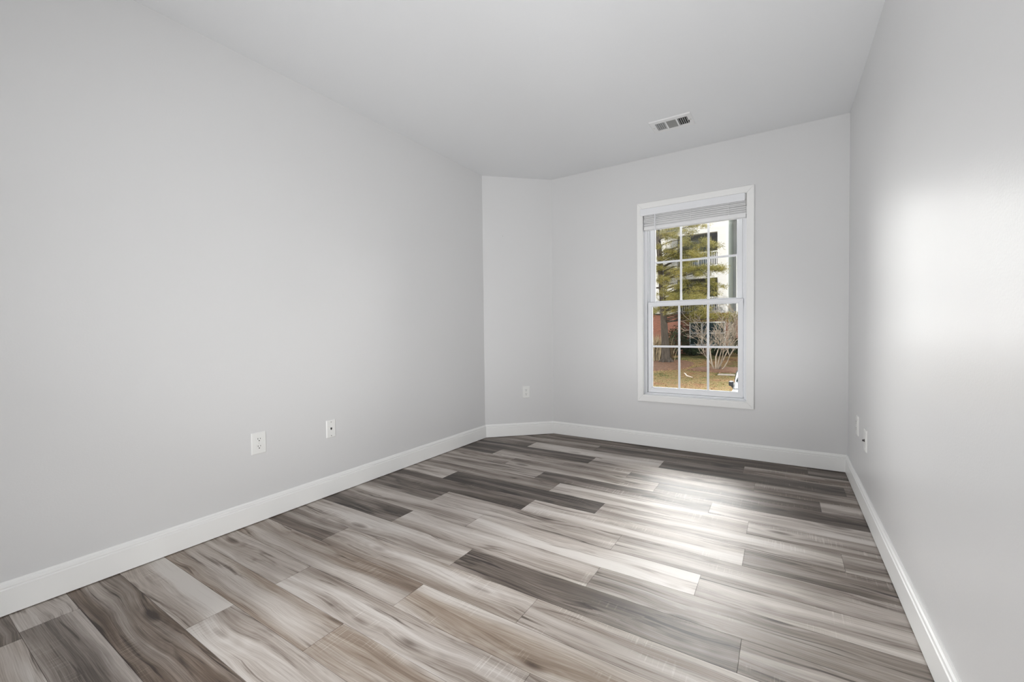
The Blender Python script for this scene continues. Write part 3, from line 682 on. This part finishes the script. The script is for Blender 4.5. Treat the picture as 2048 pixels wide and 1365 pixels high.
# white front with two balcony openings
bm = bm_new()
box(bm, (FX0, FY, ZB), (ox0, FY+.3, EAVE)); box(bm, (ox1, FY, ZB), (FX1, FY+.3, EAVE))
for z0, z1 in ((6.55, EAVE), (3.93, 4.52)): box(bm, (ox0, FY, z0), (ox1, FY+.3, z1))
obj('front_wall', bm, M['siding'], ab, ar)
bm = bm_new(); box(bm, (FX0, FY-.03, -.9), (-4.71, FY+.3, ZB)); box(bm, (-2.78, FY-.03, -.9), (FX1, FY+.3, ZB)); box(bm, (-4.71, FY-.03, -.9), (-2.78, FY+.3, .01)); box(bm, (-4.71, FY-.03, 1.39), (-2.78, FY+.3, ZB))
obj('brick_base', bm, M['brick'], ab, ar)
part('brick_band', (FX0, FY-.06, ZB-.06), (FX1+.03, FY-.02, ZB+.02), 'brick')
part('side_wall', (FX1-.3, FY+.3, -.9), (FX1, 30.6, EAVE), 'greysiding'); part('left_side_wall', (FX0, FY+.3, -.9), (FX0+.3, 30.6, EAVE), 'greysiding')
part('corner_trim', (FX1-.10, FY-.02, ZB), (FX1+.02, FY+.10, EAVE), 'bframe')
part('rear_wing', (FX1-.3, 30.0, ZB), (3.0, 30.6, EAVE), 'siding')
part('rear_wing_base', (FX1-.3, 29.97, -.9), (3.0, 30.6, ZB), 'brick')
bm = bm_new()
for ya, xa, xb in ((FY-.55, FX0-.4, FX1+.4), (29.45, FX1+.4, 3.4)): prism(bm, [(ya, EAVE-.02), (FY+10, EAVE+2.2), (FY+10, EAVE+2.0), (ya, EAVE-.22)], 'x', xa, xb)
obj('roof', bm, M['roof'], ab, ar)
for zf in (4.52, 1.88):
    zt = 6.55 if zf > 3 else 3.93
    bm = bm_new(); box(bm, (ox0, FY+1.6, zf), (ox1, FY+1.75, zt)); box(bm, (ox0-.1, FY+.3, zf), (ox0, FY+1.75, zt)); box(bm, (ox1, FY+.3, zf), (ox1+.1, FY+1.75, zt)); box(bm, (ox0, FY+.3, zt), (ox1, FY+1.75, zt+.1)); box(bm, (ox0, FY, zf-.12), (ox1, FY+1.75, zf))
    rc = obj('balcony_recess', bm, M['recess'], ab, ar)
    d_ = part('balcony_door', (-5.0, FY+1.54, zf), (-3.9, FY+1.60, zf+1.95), 'bframe')
    for a in (-4.93, -4.41): part('door_pane', (a, FY+1.525, zf+.12), (a+.44, FY+1.55, zf+1.86), 'doorpane', d_)
    bm = bm_new(); zt_ = zf+.93
    box(bm, (ox0, FY-.02, zt_-.05), (ox1, FY+.05, zt_+.02)); box(bm, (ox0, FY, zf+.10), (ox1, FY+.04, zf+.15))
    n_ = 19
    for k in range(n_): x = ox0+(k+.5)*(ox1-ox0)/n_; box(bm, (x-.016, FY+.005, zf+.12), (x+.016, FY+.037, zt_))
    obj('balcony_railing', bm, M['bframe'], ab, ar)
for wx0, wx1, z0, z1, yf in ((-4.71, -2.78, .01, 1.39, FY-.05), (-8.5, -7.3, .01, 1.39, FY-.05), (-8.5, -7.3, 2.6, 3.95, FY-.05), (-8.5, -7.3, 5.2, 6.55, FY-.05), (-.9, .5, .01, 1.39, 29.92), (-.9, .5, 2.6, 3.95, 29.95), (-.9, .5, 5.2, 6.55, 29.95)):
    bm = frame_ring(bm_new(), wx0, wx1, z0, z1, wx0+.07, wx1-.07, z0+.07, z1-.07, yf, yf+.08, 0)
    cx = wx0+(wx1-wx0)*.355 if wx0 == -4.71 else (wx0+wx1)/2
    box(bm, (cx-.045, yf, z0+.05), (cx+.045, yf+.08, z1-.05)); zc = (z0+z1)/2+.03; box(bm, (wx0+.06, yf+.005, zc-.03), (wx1-.06, yf+.07, zc+.03))
    w_ = obj('window', bm, M['bframe'], ab, ar)
    part('pane', (wx0+.06, yf+.045, z0+.06), (wx1-.06, yf+.06, z1-.06), 'pane', w_)
# dark foundation shrubs, each its own plant
rf = random.Random(17)
def bush(x, y, r, h, label):
    loc = (x, y, ground_z(x, y)); b0 = tag(empty('foundation_shrub', loc), label, 'shrub', 'dark shrubs along the brick wall')
    bm = bm_new()
    for k in range(5):
        a = k*1.26; tube(bm, [(x, y, loc[2]-.05), (x+.4*r*math.cos(a), y+.4*r*math.sin(a), loc[2]+h*.45), (x+.7*r*math.cos(a), y+.7*r*math.sin(a), loc[2]+h*.8)], [.03, .02, .008], 5)
    obj('stems', bm, M['bark'], b0, loc)
    bm = bm_new()
    for _ in range(900):
        d = Vector((rf.gauss(0, 1), rf.gauss(0, 1), rf.gauss(0, 1))).normalized(); s = rf.uniform(.55, 1.0)
        c = Vector((x+d.x*r*s, y+d.y*r*s, loc[2]+h*.52+d.z*h*.5*s)); a = Vector((rf.gauss(0, 1), rf.gauss(0, 1), rf.gauss(0, 1))).normalized()*.06; b_ = a.orthogonal().normalized()*.03
        bm.faces.new([bm.verts.new(c+p) for p in (a, b_, -a, -b_)])
    tag(obj('leaves', bm, M['shrubleaf'], b0, loc), kind='stuff')
bush(-5.15, 26.0, .70, 1.75, 'dark evergreen shrub added to darken the brick, just right of the tree trunk')  # added to stand in for the shade on the brick
bush(-4.35, 26.25, .62, .55, 'low dark shrub under the brick wall window')
bush(-3.0, 26.2, .65, .60, 'low dark shrub behind the bare pale shrub')
bush(-1.9, 26.2, .6, 1.0, 'dark shrub by the building corner, far right')

# ---- white car parked facing the window
car_loc = (-0.22, 12.0, -1.42)
car = tag(empty('white_car', car_loc), 'white car with roof rack parked below the window, mostly out of view', 'car')
def loft(secs, n_cap=True):
    """secs: list of (y, [(x,z)...]) half sections from bottom centre to top centre, mirrored"""
    bm = bm_new(); rings = []
    for y, pr in secs:
        full = [(x, z) for x, z in pr]+[(-x, z) for x, z in reversed(pr)]
        rings.append([bm.verts.new((x, y, z)) for x, z in full])
    for A, B in zip(rings, rings[1:]):
        k = len(A)
        for i in range(k): bm.faces.new((A[i], A[(i+1) % k], B[(i+1) % k], B[i]))
    bm.faces.new(rings[0]); bm.faces.new(rings[-1][::-1])
    return bm
def bsec(w, zb, zt): return [(w*.80, zb), (w*.96, zb+.10), (w, zb+.30), (w*.99, zt-.16), (w*.93, zt-.04), (w*.6, zt), (.05, zt+.015)]
bm = loft([(-1.28, bsec(.66, .30, .62)), (-1.18, bsec(.80, .24, .74)), (-.8, bsec(.87, .22, .88)), (-.1, bsec(.89, .22, .97)), (.6, bsec(.90, .22, .99)), (2.0, bsec(.90, .22, 1.0)), (2.75, bsec(.88, .24, 1.0)), (2.98, bsec(.80, .32, .92))])
body = obj('body', bm, M['carwhite'], car, smooth=True)
def gsec(w0, w1, z0, z1): return [(w0, z0), (w0*.99, z0+.05), (w1+.05, z1-.12), (w1, z1-.04), (w1-.10, z1), (.05, z1+.02)]
bm = loft([(-.25, gsec(.82, .76, .93, 1.02)), (.15, gsec(.85, .76, .95, 1.22)), (.50, gsec(.86, .76, .96, 1.36)), (1.3, gsec(.86, .76, .96, 1.40)), (2.2, gsec(.85, .75, .96, 1.38)), (2.8, gsec(.80, .70, .95, 1.08))])
cab = obj('cabin', bm, M['carwhite'], car, smooth=True)
bm = bm_new(); v = [bm.verts.new(p) for p in ((-.775, -.135, 1.06), (.775, -.135, 1.06), (.69, .44, 1.335), (-.69, .44, 1.335))]; f = bm.faces.new(v); bmesh.ops.solidify(bm, geom=[f], thickness=.012); bmesh.ops.translate(bm, verts=bm.verts, vec=(0, -.035, .035))
obj('windshield', bm, M['carglass'], car)
for s in (-1, 1):
    for ya, yb_ in ((.42, 1.16), (1.24, 2.05)):
        bm = bm_new(); yt0 = ya+(.12 if ya < 1 else 0); yt1 = yb_-(.12 if yb_ > 1.5 else 0)
        v = [bm.verts.new(p) for p in ((s*.868, ya, 1.03), (s*.868, yb_, 1.03), (s*.822, yt1, 1.29), (s*.822, yt0, 1.29))]; f = bm.faces.new(v); bmesh.ops.solidify(bm, geom=[f], thickness=.01)
        obj('side_window', bm, M['carglass'], car)
    bm = bm_new(); box(bm, (s*.89-.055, -.04, .965), (s*.89+.055, .08, 1.085), .025, 2)
    prism(bm, [(s*.85, .970), (s*.91, .980), (s*.835, .87), (s*.79, .90)], 'y', -.01, .05)
    mr = obj('side_mirror', bm, M['carblack'], car)
    bm = bm_new(); box(bm, (s*.89-.042, .078, .977), (s*.89+.042, .086, 1.073), .003); obj('mirror_glass', bm, M['lampglass'], mr)
    bm = bm_new(); tube(bm, [(s*.66, .60, 1.36), (s*.66, .70, 1.42), (s*.66, 2.0, 1.43), (s*.66, 2.1, 1.37)], [.022]*4, 8); obj('roof_rail', bm, M['carblack'], car)
    for yw_ in (-.55, 2.15):
        bm = bm_new(); cyl(bm, (s*.74, yw_, .32), (s*.92, yw_, .32), .32, None, 28); wh = obj('wheel', bm, M['rubber'], car)
        bm = bm_new(); cyl(bm, (s*.915, yw_, .32), (s*.93, yw_, .32), .20, .17, 20); obj('hubcap', bm, M['metal'], wh)
    bm = bm_new(); box(bm, (s*.62-.15, -1.20, .60), (s*.62+.15, -1.10, .72), .03, 2); obj('headlamp', bm, M['lampglass'], car)
bm = bm_new(); box(bm, (-.77, .75, 1.425), (.77, 1.80, 1.56), .05, 3); obj('roof_box', bm, M['carblack'], car)
bm = bm_new(); box(bm, (-.42, -1.30, .40), (.42, -1.22, .56), .02); obj('grille', bm, M['carblack'], car)
